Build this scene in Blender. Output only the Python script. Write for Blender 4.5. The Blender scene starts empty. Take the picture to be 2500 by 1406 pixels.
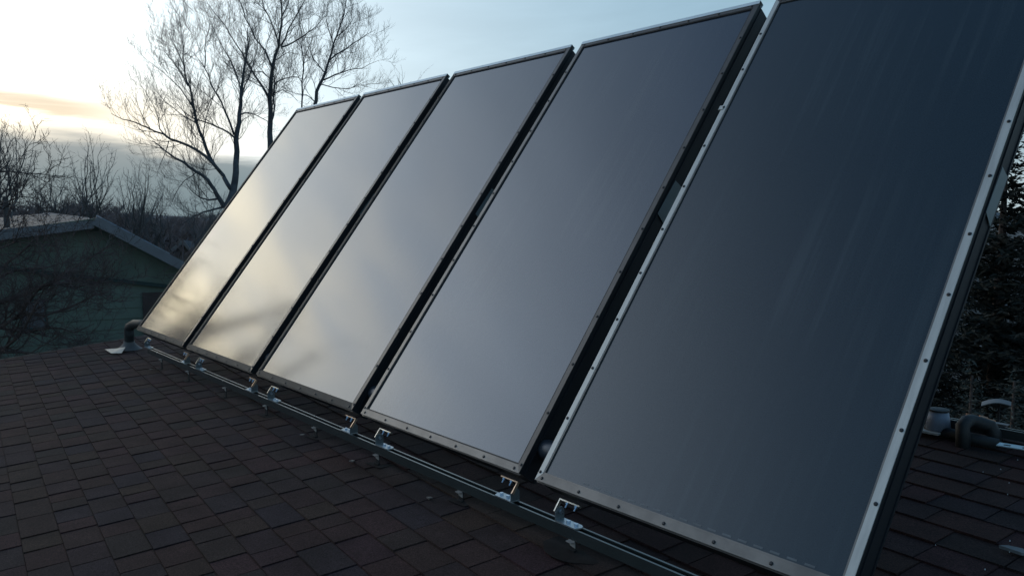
import bpy, bmesh, math, random
from mathutils import Vector, Matrix, Euler

SC = bpy.context.scene
COL = SC.collection
R = math.radians

# ------------------------------------------------------------------ camera
CAM = Vector((2.1374, -1.9193, 0.9705))
YAW, PITCH, FPX = R(49.756), R(5.154), 1939.13
FW = Vector((-math.sin(YAW) * math.cos(PITCH), math.cos(YAW) * math.cos(PITCH), -math.sin(PITCH)))
RT = Vector((math.cos(YAW), math.sin(YAW), 0))
DN = FW.cross(RT)
cd = bpy.data.cameras.new('camera')
cam = bpy.data.objects.new('camera', cd)
COL.objects.link(cam)
cam.location = CAM
cam.rotation_euler = (math.pi / 2 - PITCH, 0, YAW)
cd.sensor_width = 36
cd.lens = FPX / 2500 * 36
cd.clip_start = 0.05
cd.clip_end = 3000
SC.camera = cam

# ------------------------------------------------------------------ world: dusk sky
SUN_AZ, SUN_EL = R(-91), R(6.5)          # azimuth from +Y towards +X
SUN = Vector((math.sin(SUN_AZ) * math.cos(SUN_EL), math.cos(SUN_AZ) * math.cos(SUN_EL), math.sin(SUN_EL)))
world = bpy.data.worlds.new('World')
SC.world = world
world.use_nodes = True
nt = world.node_tree
nt.nodes.clear()


class G:
    """tiny helper to write node graphs as expressions"""
    def __init__(s, tree):
        s.t = tree

    def n(s, typ, **kw):
        nd = s.t.nodes.new(typ)
        for k, v in kw.items():
            setattr(nd, k, v)
        return nd

    def put(s, sock, v):
        if hasattr(v, 'is_linked') or isinstance(v, bpy.types.NodeSocket):
            s.t.links.new(v, sock)
        elif v is not None:
            sock.default_value = v

    def m(s, op, a, b=None, c=None, clamp=False):
        nd = s.n('ShaderNodeMath', operation=op, use_clamp=clamp)
        s.put(nd.inputs[0], a)
        s.put(nd.inputs[1], b)
        s.put(nd.inputs[2], c)
        return nd.outputs[0]

    def v(s, op, a, b=None):
        nd = s.n('ShaderNodeVectorMath', operation=op)
        s.put(nd.inputs[0], a)
        s.put(nd.inputs[1], b)
        return nd.outputs['Value'] if op in ('DOT_PRODUCT', 'LENGTH') else nd.outputs[0]

    def mix(s, f, a, b, blend='MIX'):
        nd = s.n('ShaderNodeMix', data_type='RGBA', blend_type=blend)
        s.put(nd.inputs[0], f)
        s.put(nd.inputs[6], a)
        s.put(nd.inputs[7], b)
        return nd.outputs[2]

    def ss(s, x, lo, hi, a=0.0, b=1.0):
        nd = s.n('ShaderNodeMapRange', interpolation_type='SMOOTHSTEP')
        s.put(nd.inputs[0], x)
        s.put(nd.inputs[1], lo)
        s.put(nd.inputs[2], hi)
        s.put(nd.inputs[3], a)
        s.put(nd.inputs[4], b)
        return nd.outputs[0]

    def noise(s, vec, scale, detail=3, rough=.55, dist=0):
        nd = s.n('ShaderNodeTexNoise')
        s.put(nd.inputs['Vector'], vec)
        nd.inputs['Scale'].default_value = scale
        nd.inputs['Detail'].default_value = detail
        nd.inputs['Roughness'].default_value = rough
        nd.inputs['Distortion'].default_value = dist
        return nd.outputs['Fac']

    def ramp(s, x, stops):
        nd = s.n('ShaderNodeValToRGB')
        s.put(nd.inputs[0], x)
        e = nd.color_ramp.elements
        while len(e) < len(stops):
            e.new(0.5)
        for k, (p, c) in enumerate(stops):
            e[k].position = p
            e[k].color = (*c, 1)
        return nd.outputs[0]

    def scale(s, col, f):
        nd = s.n('ShaderNodeVectorMath', operation='SCALE')
        s.put(nd.inputs[0], col)
        s.put(nd.inputs['Scale'], f)
        return nd.outputs[0]


g = G(nt)
tc = g.n('ShaderNodeTexCoord')
D = g.v('NORMALIZE', tc.outputs['Generated'])
sep = g.n('ShaderNodeSeparateXYZ')
nt.links.new(D, sep.inputs[0])
X, Y, Z = sep.outputs
zc = g.m('MAXIMUM', Z, 0.0)
sky = g.n('ShaderNodeTexSky', sky_type='NISHITA')
sky.sun_disc = False
sky.sun_elevation = SUN_EL
sky.sun_rotation = SUN_AZ
sky.air_density = 1.2
sky.dust_density = 1.5
base = g.ramp(zc, [(0.0, (.46, .57, .61)), (.12, (.33, .50, .61)), (.28, (.27, .45, .59)), (.5, (.16, .345, .55)), (.8, (.080, .195, .37)), (1.0, (.055, .14, .28))])
base = g.v('ADD', base, g.scale(sky.outputs[0], .006))
cs = g.m('MAXIMUM', g.v('DOT_PRODUCT', D, tuple(SUN)), 0.0)
S2 = Vector((math.sin(R(-101)) * math.cos(R(12)), math.cos(R(-101)) * math.cos(R(12)), math.sin(R(12))))
cs2 = g.m('MAXIMUM', g.v('DOT_PRODUCT', D, tuple(S2)), 0.0)
glow = g.v('ADD', g.scale((.95, .92, .86), g.m('POWER', cs, 5.5)), g.scale((2.0, 1.7, 1.2), g.m('POWER', cs, 60.0)))
az = g.m('ARCTAN2', X, Y)
cvp = g.n('ShaderNodeCombineXYZ')
g.put(cvp.inputs[0], g.m('MULTIPLY', az, 5.0))
g.put(cvp.inputs[1], g.m('MULTIPLY', Z, 16.0))
patch = g.ss(g.noise(cvp.outputs[0], 1.5, 4, .5, .4), .36, .62, .45, 1.25)
glow = g.v('ADD', glow, g.scale((2.35, 1.75, .65), g.m('MULTIPLY', patch, g.m('POWER', cs2, 34.0))))
S3 = Vector((math.sin(R(-115)) * math.cos(R(27)), math.cos(R(-115)) * math.cos(R(27)), math.sin(R(27))))
cs3 = g.m('MAXIMUM', g.v('DOT_PRODUCT', D, tuple(S3)), 0.0)
glow = g.v('ADD', glow, g.scale((1.12, 1.27, 1.50), g.m('POWER', cs3, 17.0)))
col = g.v('ADD', base, glow)
# broad soft high cloud, seen mostly in the reflections
az = g.m('ARCTAN2', X, Y)
cvec = g.n('ShaderNodeCombineXYZ')
g.put(cvec.inputs[0], g.m('MULTIPLY', az, 3.0))
g.put(cvec.inputs[1], g.m('MULTIPLY', Z, 14.0))
nlow = g.noise(cvec.outputs[0], 1.3, 5, .55, .3)
cvec2 = g.n('ShaderNodeCombineXYZ')
g.put(cvec2.inputs[0], g.m('MULTIPLY', az, 7.0))
g.put(cvec2.inputs[1], g.m('MULTIPLY', Z, 60.0))
nstr = g.noise(cvec2.outputs[0], 1.0, 5, .55, .4)
# veil variation
veil = g.ss(nlow, .3, .75, .95, 1.05)
col = g.scale(col, veil)
sunside = g.ss(g.m('COSINE', g.m('SUBTRACT', az, float(SUN_AZ))), .15, .8)
# streak cloud above the bank
h = g.m('ADD', Z, g.m('MULTIPLY', g.m('SUBTRACT', nstr, .5), .030))
hs_ = g.m('ADD', h, g.m('MULTIPLY', g.m('ADD', az, R(82)), .11))
st = g.m('MULTIPLY', g.ss(hs_, .110, .119), g.ss(hs_, .138, .126))
st = g.m('MULTIPLY', st, g.ss(az, R(-73.5), R(-79.0)))
st = g.m('MULTIPLY', st, g.ss(nstr, .30, .55, .6, .97))
col = g.mix(st, col, (.60, .57, .53, 1))
wisp = g.m('MULTIPLY', g.ss(nstr, .50, .68), g.m('MULTIPLY', g.ss(Z, .085, .10), g.ss(Z, .17, .125)))
wisp = g.m('MULTIPLY', wisp, g.ss(az, R(-72), R(-79)))
col = g.mix(g.m('MULTIPLY', wisp, .75), col, (.86, .82, .73, 1))
# warm rim light on top of the bank
rim = g.m('MULTIPLY', g.ss(h, .165, .112), g.ss(cs, .88, .985))
col = g.mix(g.m('MULTIPLY', rim, .55), col, (1.25, 1.0, .66, 1))
# the bank itself
bankcol = g.ramp(g.m('MULTIPLY', Z, 8.0, clamp=True), [(0.0, (.15, .225, .26)), (.35, (.20, .27, .30)), (.6, (.30, .345, .36)), (.85, (.46, .46, .43)), (1.0, (.62, .58, .50))])
edge = g.m('ADD', .098, g.m('MULTIPLY', g.m('ADD', az, R(82)), -.10))
hb = g.m('SUBTRACT', g.m('ADD', Z, g.m('MULTIPLY', g.m('SUBTRACT', nstr, .5), .050)), edge)
bank = g.m('MULTIPLY', g.ss(hb, .012, -.020), sunside)
col = g.mix(g.m('MULTIPLY', bank, .95), col, bankcol)
bg = g.n('ShaderNodeBackground')
nt.links.new(col, bg.inputs[0])
bg.inputs[1].default_value = 1.0
wo = g.n('ShaderNodeOutputWorld')
nt.links.new(bg.outputs[0], wo.inputs[0])

# the low sun behind the cloud bank: weak, very soft
sd = bpy.data.lights.new('sun', 'SUN')
sd.energy = 0.35
sd.angle = R(14)
sd.color = (1, .86, .66)
sun = bpy.data.objects.new('sun', sd)
COL.objects.link(sun)
sun.rotation_euler = SUN.to_track_quat('Z', 'Y').to_euler()

SC.view_settings.view_transform = 'Standard'
SC.view_settings.look = 'None'
SC.view_settings.exposure = 0
SC.view_settings.gamma = 1
SC.view_settings.use_curve_mapping = False


# ------------------------------------------------------------------ helpers
def ray(px, py):
    return FW + RT * ((px - 1250) / FPX) + DN * ((py - 703) / FPX)


def at(px, py, depth):
    """the point seen at a photo pixel, `depth` metres along the view axis"""
    return CAM + ray(px, py) * depth


def project(P):
    v = Vector(P) - CAM
    d = v.dot(FW)
    if d < .05:
        return None
    return (1250 + FPX * v.dot(RT) / d, 703 + FPX * v.dot(DN) / d, d)


MATS = {}


def mat(name, col, rough=.6, metal=0.0, var=.15, vscale=8.0, bump=0.0, bscale=60.0, spec=.5, coat=0.0, island=0.0, stretch=None, col2=None):
    if name in MATS:
        return MATS[name]
    m = bpy.data.materials.new(name)
    m.use_nodes = True
    t = m.node_tree
    q = G(t)
    b = t.nodes['Principled BSDF']
    tcn = q.n('ShaderNodeTexCoord')
    vec = tcn.outputs['Object']
    if stretch:
        mp = q.n('ShaderNodeMapping')
        t.links.new(vec, mp.inputs[0])
        mp.inputs['Scale'].default_value = stretch
        vec = mp.outputs[0]
    n1 = q.noise(vec, vscale, 5, .6)
    c2 = col2 if col2 else tuple(min(1, c * (1 + var)) for c in col)
    c1 = col if col2 else tuple(c * (1 - var) for c in col)
    f = q.ss(n1, .3, .7)
    c = q.mix(f, (*c1, 1), (*c2, 1))
    if island:
        geo = q.n('ShaderNodeNewGeometry')
        oi = q.n('ShaderNodeObjectInfo')
        rnd = q.m('FRACT', q.m('ADD', geo.outputs['Random Per Island'], q.m('MULTIPLY', oi.outputs['Random'], 7.31)))
        c = q.scale(c, q.m('ADD', 1 - island, q.m('MULTIPLY', rnd, 2 * island)))
    t.links.new(c, b.inputs['Base Color'])
    rg = q.m('ADD', rough - .06, q.m('MULTIPLY', n1, .12), clamp=True)
    t.links.new(rg, b.inputs['Roughness'])
    b.inputs['Metallic'].default_value = metal
    b.inputs['Specular IOR Level'].default_value = spec
    b.inputs['Coat Weight'].default_value = coat
    if bump:
        bn = q.n('ShaderNodeBump')
        bn.inputs['Strength'].default_value = bump
        bn.inputs['Distance'].default_value = .004
        t.links.new(q.noise(vec, bscale, 4, .7), bn.inputs['Height'])
        t.links.new(bn.outputs[0], b.inputs['Normal'])
    MATS[name] = m
    return m


M_FELT = mat('roof_felt', (.006, .006, .007), .9)
M_BRONZE = mat('bronze_frame', (.085, .075, .068), .42, .35, .2, 5, spec=.4)
M_BRONZE2 = mat('bronze_frame_weathered', (.17, .152, .136), .42, .35, .25, 6, spec=.4)
M_BRONZE3 = mat('dark_frame_weathered', (.052, .047, .043), .6, .0, .3, 5, spec=.15)
M_CASE = mat('dark_casing', (.018, .019, .022), .55, .2, .2, 3, spec=.3)
M_ALU = mat('bare_aluminium', (.47, .455, .42), .45, .25, .10, 9, stretch=(6, .6, 1))
M_HALO = mat('top_edge_halo', (.62, .68, .70), .5, .2, .08, 6)  # halo brightness put into the colour of the strip along the tops
M_GALV = mat('galvanised_steel', (.50, .54, .57), .38, .9, .18, 30)
M_STRUT = mat('strut_channel', (.026, .033, .033), .25, .0, .06, 6, spec=1.0)
M_UPR = mat('shaded_upright', (.13, .15, .16), .5, .5, .2, 20)  # darkened steel tone: shade of the face turned away from the glow
M_STRAP = mat('flat_strap', (.60, .55, .47), .32, .85, .2, 14)
M_STRAP2 = mat('coppery_strap', (.62, .44, .31), .34, .8, .25, 14)
M_COPPER = mat('copper', (.42, .20, .11), .42, .8, .3, 20)
M_BOLT = mat('zinc_bolt', (.55, .62, .72), .28, .9, .15, 30)
M_SCREW = mat('dark_screw', (.03, .03, .032), .45, .5, .2, 30)
M_RUBBER = mat('black_pipe_insulation', (.012, .014, .015), .62, 0, .3, 30, bump=.4, bscale=90)
M_PLATE = mat('grey_label_plate', (.15, .18, .185), .5, .1, .1, 10)
M_LEAD = mat('flashing_metal', (.15, .135, .13), .5, .4, .2, 12)
M_FLASH = mat('brown_flashing', (.020, .016, .015), .9, 0, .3, 20, spec=.15)
M_CLIP = mat('pale_clip', (.30, .28, .265), .5, .2, .2, 30)
M_SHEET = mat('pale_sheet', (.48, .42, .35), .5, .2, .12, 14)
M_BARK = mat('bark', (.085, .088, .095), .9, 0, .35, 4, spec=.2)
M_TWIG = mat('twig', (.10, .095, .095), .85, 0, .3, 2, spec=.2)
M_BARKF = mat('bark_brown', (.085, .066, .060), .9, 0, .35, 6, spec=.2)
M_TWIGF = mat('twig_brown', (.085, .062, .058), .85, 0, .3, 4, spec=.2)
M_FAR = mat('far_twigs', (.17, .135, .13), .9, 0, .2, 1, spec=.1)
M_GREEN = mat('green_siding', (.108, .135, .108), .85, 0, .18, 1.2, bump=.3, bscale=30)
M_TRIMG = mat('green_trim', (.016, .035, .032), .7)
M_FASC = mat('grey_fascia', (.155, .155, .165), .6, 0, .12, 3)
M_SNOWR = mat('snowy_roof', (.040, .042, .047), .85, 0, 0, 1.3, col2=(.11, .12, .135))
M_DOOR = mat('brown_door', (.045, .030, .026), .7, 0, .2, 5)
M_WIN = mat('window_glass', (.10, .11, .12), .15, 0, .1, 2)
M_TAN = mat('tan_siding', (.16, .13, .10), .8, 0, .15, 2)
M_WHITE = mat('white_trim', (.17, .16, .155), .7)
M_GROUND = mat('winter_ground', (.030, .030, .026), .95, 0, 0, .25, bump=.4, bscale=6, col2=(.10, .105, .11))
M_NEEDLE = mat('spruce_needles', (.026, .029, .026), .9, 0, .2, 2, island=.2, spec=.05)
M_NEEDLE2 = mat('juniper_needles', (.065, .072, .064), .9, 0, .3, 5, island=.3, spec=.05)
M_SNOW = mat('old_snow', (.62, .64, .66), .8, 0, .1, 20)
M_DEBRIS = mat('pale_debris', (.14, .15, .155), .7, 0, .2, 20)
M_WALL = mat('house_wall', (.22, .20, .17), .8, 0, .1, 3)

# asphalt shingle: granules, tint differs from tab to tab
M_SH = bpy.data.materials.new('asphalt_shingle')
M_SH.use_nodes = True
q = G(M_SH.node_tree)
b = M_SH.node_tree.nodes['Principled BSDF']
tcn = q.n('ShaderNodeTexCoord')
geo = q.n('ShaderNodeNewGeometry')
oi = q.n('ShaderNodeObjectInfo')
rnd = q.m('FRACT', q.m('ADD', geo.outputs['Random Per Island'], q.m('MULTIPLY', oi.outputs['Random'], 13.7)))
tint = q.ramp(rnd, [(0, (.047, .031, .036)), (.2, (.031, .036, .032)), (.4, (.050, .034, .030)), (.6, (.030, .033, .041)), (.8, (.045, .040, .029)), (1, (.053, .034, .037))])
pos = geo.outputs['Position']
gr = q.noise(pos, 420, 2, .8)
gr2 = q.noise(pos, 130, 3, .8)
mott = q.noise(pos, 5.5, 4, .6)
fac = q.m('MULTIPLY', q.ss(gr, .28, .72, .30, 1.75), q.ss(gr2, .3, .7, .50, 1.50))
fac = q.m('MULTIPLY', fac, q.ss(mott, .3, .7, .74, 1.16))
tint = q.v('MULTIPLY', q.mix(.15, tint, (.042, .034, .034, 1)), (.86, .57, .55))
M_SH.node_tree.links.new(q.scale(tint, fac), b.inputs['Base Color'])
b.inputs['Roughness'].default_value = .92
b.inputs['Specular IOR Level'].default_value = .18
bn = q.n('ShaderNodeBump')
bn.inputs['Strength'].default_value = .55
bn.inputs['Distance'].default_value = .003
M_SH.node_tree.links.new(gr2, bn.inputs['Height'])
M_SH.node_tree.links.new(bn.outputs[0], b.inputs['Normal'])

# collector glazing: prismatic low-iron glass over a black absorber
def glass_mat(name, c0, c1, rough, spec):
    m = bpy.data.materials.new(name)
    m.use_nodes = True
    t = m.node_tree
    q = G(t)
    b = t.nodes['Principled BSDF']
    tcn = q.n('ShaderNodeTexCoord')
    mp = q.n('ShaderNodeMapping')
    t.links.new(tcn.outputs['Object'], mp.inputs[0])
    mp.inputs['Scale'].default_value = (22, .7, 1)
    oi = q.n('ShaderNodeObjectInfo')
    off = q.scale((13.0, 5.0, 3.0), oi.outputs['Random'])
    stv = q.v('ADD', mp.outputs[0], off)
    streak = q.noise(stv, 1.0, 4, .6)
    cloudy = q.noise(q.v('ADD', tcn.outputs['Object'], off), 1.5, 3, .5)
    grain = q.noise(tcn.outputs['Object'], 260, 2, .7)
    dirt = q.m('MULTIPLY', q.ss(streak, .46, .76), q.ss(cloudy, .30, .62))
    c = q.mix(dirt, (*c0, 1), (*c1, 1))
    c = q.scale(c, q.ss(grain, .3, .7, .75, 1.25))
    t.links.new(c, b.inputs['Base Color'])
    t.links.new(q.m('ADD', rough, q.m('MULTIPLY', cloudy, .05)), b.inputs['Roughness'])
    b.inputs['IOR'].default_value = 1.5
    b.inputs['Specular IOR Level'].default_value = spec
    bn = q.n('ShaderNodeBump')
    bn.inputs['Strength'].default_value = .012
    bn.inputs['Distance'].default_value = .001
    t.links.new(grain, bn.inputs['Height'])
    t.links.new(bn.outputs[0], b.inputs['Normal'])
    return m


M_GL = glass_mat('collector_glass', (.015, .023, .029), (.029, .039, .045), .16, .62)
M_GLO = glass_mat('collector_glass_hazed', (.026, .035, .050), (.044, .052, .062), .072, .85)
M_DASH = mat('glass_dash', (.075, .09, .10), .5, 0, .2, 30)


class MB:
    """collects boxes, prisms and tubes, then links them as one mesh object"""
    def __init__(s):
        s.v, s.f = [], []

    def poly(s, pts, faces):
        o = len(s.v)
        s.v += [tuple(p) for p in pts]
        s.f += [tuple(i + o for i in f) for f in faces]
        return s

    def hexa(s, P):
        return s.poly(P, [(3, 2, 1, 0), (4, 5, 6, 7), (0, 1, 5, 4), (1, 2, 6, 5), (2, 3, 7, 6), (3, 0, 4, 7)])

    def box(s, a, b):
        x0, y0, z0 = a
        x1, y1, z1 = b
        return s.hexa([(x0, y0, z0), (x1, y0, z0), (x1, y1, z0), (x0, y1, z0), (x0, y0, z1), (x1, y0, z1), (x1, y1, z1), (x0, y1, z1)])

    def prism(s, outline, vec):
        """extrude a closed 3-D outline by vec"""
        n = len(outline)
        P = [Vector(p) for p in outline] + [Vector(p) + Vector(vec) for p in outline]
        F = [tuple(range(n))[::-1], tuple(range(n, 2 * n))]
        F += [(i, (i + 1) % n, (i + 1) % n + n, i + n) for i in range(n)]
        return s.poly(P, F)

    def tube(s, pts, rad, sides=8, cap=True):
        pts = [Vector(p) for p in pts]
        if not hasattr(rad, '__len__'):
            rad = [rad] * len(pts)
        o = len(s.v)
        up = None
        for i, p in enumerate(pts):
            t = (pts[min(i + 1, len(pts) - 1)] - pts[max(i - 1, 0)])
            if t.length < 1e-9:
                t = Vector((0, 0, 1))
            t.normalize()
            if up is None:
                up = Vector((0, 0, 1)) if abs(t.z) < .9 else Vector((1, 0, 0))
            a = t.cross(up)
            if a.length < 1e-6:
                a = t.orthogonal()
            a.normalize()
            up = a.cross(t)
            for k in range(sides):
                th = 2 * math.pi * k / sides
                w = p + (a * math.cos(th) + up * math.sin(th)) * rad[i]
                s.v.append((w.x, w.y, w.z))
        for i in range(len(pts) - 1):
            for k in range(sides):
                k2 = (k + 1) % sides
                s.f.append((o + i * sides + k, o + i * sides + k2, o + (i + 1) * sides + k2, o + (i + 1) * sides + k))
        if cap:
            s.f.append(tuple(o + k for k in range(sides))[::-1])
            e = o + (len(pts) - 1) * sides
            s.f.append(tuple(e + k for k in range(sides)))
        return s

    def mesh(s, name, m, smooth=False):
        me = bpy.data.meshes.new(name)
        me.from_pydata(s.v, [], s.f)
        me.materials.append(m)
        if smooth:
            me.polygons.foreach_set('use_smooth', [True] * len(me.polygons))
        me.update()
        return me

    def build(s, name, m, parent=None, smooth=False, bevel=0):
        me = s.mesh(name, m, smooth)
        if bevel:
            bm = bmesh.new()
            bm.from_mesh(me)
            bmesh.ops.recalc_face_normals(bm, faces=bm.faces)
            bmesh.ops.bevel(bm, geom=bm.edges[:], offset=bevel, segments=2, affect='EDGES', profile=.5)
            bm.to_mesh(me)
            bm.free()
        return link(name, me, parent)


def link(name, data, parent=None, loc=None):
    o = bpy.data.objects.new(name, data)
    COL.objects.link(o)
    if parent is not None:
        o.parent = parent
    if loc is not None:
        o.location = loc
    return o


def tag(o, label=None, cat=None, group=None, kind=None):
    for k, v in (('label', label), ('category', cat), ('group', group), ('kind', kind)):
        if v:
            o[k] = v
    return o


def thing(name, label, cat, loc=(0, 0, 0), group=None):
    o = bpy.data.objects.new(name, None)
    o.empty_display_size = .1
    COL.objects.link(o)
    o.location = loc
    return tag(o, label, cat, group)


def copy_tree(o, parent=None):
    c = o.copy()
    COL.objects.link(c)
    if parent is not None:
        c.parent = parent
    for ch in [x for x in bpy.data.objects if x.parent == o]:
        copy_tree(ch, c)
    return c


def disc_mesh(name, r, h, m, sides=8, dome=.5):
    mb = MB()
    mb.tube([(0, 0, 0), (0, 0, h * dome), (0, 0, h)], [r, r * .95, r * .6], sides)
    return mb.mesh(name, m)


# ------------------------------------------------------------------ ground, hills
gb = MB()
gb.poly([(-1500, -1500, -3.6), (1500, -1500, -3.6), (1500, 1500, -3.6), (-1500, 1500, -3.6)], [(0, 1, 2, 3)])
tag(gb.build('ground', M_GROUND), kind='structure')
M_HILL = mat('far_hill', (.085, .11, .13), .95, 0, .15, .01, spec=.05)
hb_ = MB()
rng = random.Random(5)
pv = []
NH = 60
for i in range(NH + 1):
    a = R(-150 + i * 2.6)
    hh = 10 + 7 * math.sin(i * .37) + 5 * math.sin(i * .91 + 1) + rng.uniform(-1, 1)
    d = 900
    pv.append((Vector((math.sin(a) * d, math.cos(a) * d, -3.6)), Vector((math.sin(a) * (d + 160), math.cos(a) * (d + 160), -3.6 + hh)), Vector((math.sin(a) * (d + 330), math.cos(a) * (d + 330), -3.6 + hh * .5))))
o0 = [p for t_ in pv for p in t_]
fc = []
for i in range(NH):
    for k in range(2):
        fc.append((i * 3 + k, (i + 1) * 3 + k, (i + 1) * 3 + k + 1, i * 3 + k + 1))
hb_.poly(o0, fc)
tag(hb_.build('hills', M_HILL, smooth=True), kind='structure')

# ------------------------------------------------------------------ the roof we stand on
AZ, SL = R(5.5), R(5.5)
RX = Vector((math.cos(AZ), -math.sin(AZ), 0))                                   # along the courses
RY = Vector((math.sin(AZ) * math.cos(SL), math.cos(AZ) * math.cos(SL), math.sin(SL)))  # up the slope
RN = RX.cross(RY)
P0 = Vector((0, 0, -.25))
RM = Matrix((RX, RY, RN)).transposed().to_4x4()
RM.translation = P0
RMI = RM.inverted()


def onroof(px, py, lift=0.0):
    r_ = ray(px, py)
    k = ((P0 + RN * lift) - CAM).dot(RN) / r_.dot(RN)
    return CAM + r_ * k


def roofz(x, y, lift=0.0):
    """height of the roof surface at x, y"""
    return P0.z - (RN.x * x + RN.y * y) / RN.z + lift


XL, XR, YB, YT = -6.6, 4.6, -3.9, 2.22
roof = MB().box((XL, YB, -.05), (XR, YT, -.004)).build('roof', M_FELT)
roof.matrix_world = RM
tag(roof, kind='structure')
MB().box((XL - .02, YB - .02, -.20), (XL - .002, YT, .004)).build('rake_board', M_TRIMG, roof)
MB().box((XL, YB - .022, -.20), (XR, YB - .002, -.002)).build('eave_board', M_TRIMG, roof)
MB().box((XL, YT + .002, -.20), (XR, YT + .022, .003)).build('top_board', M_TRIMG, roof)
# walls under the roof so the house stands on the ground
hw = MB()
cs4 = [RM @ Vector(c_) for c_ in ((XL + .4, YB + .5, -.06), (XR - .4, YB + .5, -.06), (XR - .4, YT - .4, -.06), (XL + .4, YT - .4, -.06))]
hw.hexa([(c_.x, c_.y, -3.6) for c_ in cs4] + [tuple(c_) for c_ in cs4])
hwall = hw.build('house_wall', M_WALL, roof)
hwall.matrix_parent_inverse = RMI

POLY = [(338, 800), (718, 270), (1865, 7), (1893, -5), (2700, -5), (2480, 400), (2260, 1050), (2120, 1420), (1950, 1420), (1303, 1170)]


def inpoly(x, y, P):
    c_ = False
    j = len(P) - 1
    for i in range(len(P)):
        xi, yi = P[i]
        xj, yj = P[j]
        if (yi > y) != (yj > y) and x < (xj - xi) * (y - yi) / (yj - yi) + xi:
            c_ = not c_
        j = i
    return c_


rng = random.Random(11)
EXP = .1425
cells = []
k0, k1 = math.floor(YB / EXP), math.ceil(YT / EXP)
for k in range(k0, k1):
    x = XL - rng.uniform(0, .15)
    thick = rng.random() < .5
    while x < XR:
        w = rng.choice((.13, .155, .175, .19, .205, .225, .25))
        x0, x1 = max(x, XL - .012), min(x + w, XR)
        if x1 - x0 > .03:
            cells.append([x0, x1, max(k * EXP, YB - .01), min((k + 1) * EXP, YT), thick, rng.randrange(3)])
        x += w
        thick = not thick if rng.random() < .8 else thick


def shingle_pts(w, d, thick, jig):
    g_ = .0018
    tl, tr_ = (.0074, .0100) if thick else (.0056, .0084)
    sl = (.003, .0, -.002)[jig]
    x0, x1 = g_, w - g_
    return [(x0, .0016, -.003), (x1, .0016, -.003), (x1, d + .002, -.003), (x0, d + .002, -.003),
            (x0 + sl, .002, tl), (x1 - sl, .002, tr_), (x1 - .001, d, tr_ - .0072), (x0 + .001, d, tl - .0058)]


vis = []
for c_ in cells:
    P = RM @ Vector(((c_[0] + c_[1]) / 2, (c_[2] + c_[3]) / 2, 0))
    pr = project(P)
    ok = pr and -60 < pr[0] < 2560 and pr[1] < 1460 and not inpoly(pr[0], pr[1], POLY)
    vis.append((pr[2] * (1 if pr[0] < 2000 else 1.15) if ok else 1e9, c_))
vis.sort(key=lambda t_: t_[0])
mesh_cache = {}
rest = MB()
for i, (d_, c_) in enumerate(vis):
    w, dd = round(c_[1] - c_[0], 3), round(c_[3] - c_[2], 4)
    P8 = shingle_pts(w, dd, c_[4], c_[5])
    if i < 300 and d_ < 1e8:
        key = (w, dd, c_[4], c_[5])
        if key not in mesh_cache:
            mesh_cache[key] = MB().hexa(P8).mesh('shingle', M_SH)
        link('shingle', mesh_cache[key], roof, (c_[0], c_[2], 0))
    else:
        rest.hexa([(p[0] + c_[0], p[1] + c_[2], p[2]) for p in P8])
tag(rest.build('shingle_field', M_SH, roof), kind='stuff')

# ------------------------------------------------------------------ solar collectors
TILT = R(52.523)
W, H, GAP, DEP = 1.2, 2.507, .0909, .11
PITCHX = W + GAP
SCREW = disc_mesh('screw', .0062, .004, M_SCREW, 8)
SCREW.name = 'screw'
LABELS = [
    'farthest solar collector panel, reflecting the sunset, beside the black pipe elbow',
    'second solar collector panel from the far end, pale glass with faint branch reflections',
    'middle solar collector panel, pale grey glass between two narrow dark gaps',
    'slate grey solar collector panel next to the big nearest one, brown bottom frame',
    'nearest and largest dark navy solar collector panel with bright aluminium side strips',
]
VD = Vector((0, math.cos(TILT), math.sin(TILT)))
NF = Vector((0, -math.sin(TILT), math.cos(TILT)))


def strip(side, bw):
    """mitred frame strip, local face coordinates"""
    z0, z1 = -.004, .0
    a, c_ = bw['s'], bw['b']
    o = {'bottom': [(0, 0), (W, 0), (W - a, c_), (a, c_)],
         'top': [(0, H), (a, H - a), (W - a, H - a), (W, H)],
         'left': [(0, 0), (a, c_), (a, H - a), (0, H)],
         'right': [(W, 0), (W, H), (W - a, H - a), (W - a, c_)]}[side]
    e = .0004
    cx = sum(p[0] for p in o) / 4
    cy = sum(p[1] for p in o) / 4
    o = [(p[0] + (e if p[0] < cx else -e) * (side in ('top', 'bottom')), p[1], z0) for p in o]
    return MB().prism(o, (0, 0, z1 - z0))


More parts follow.
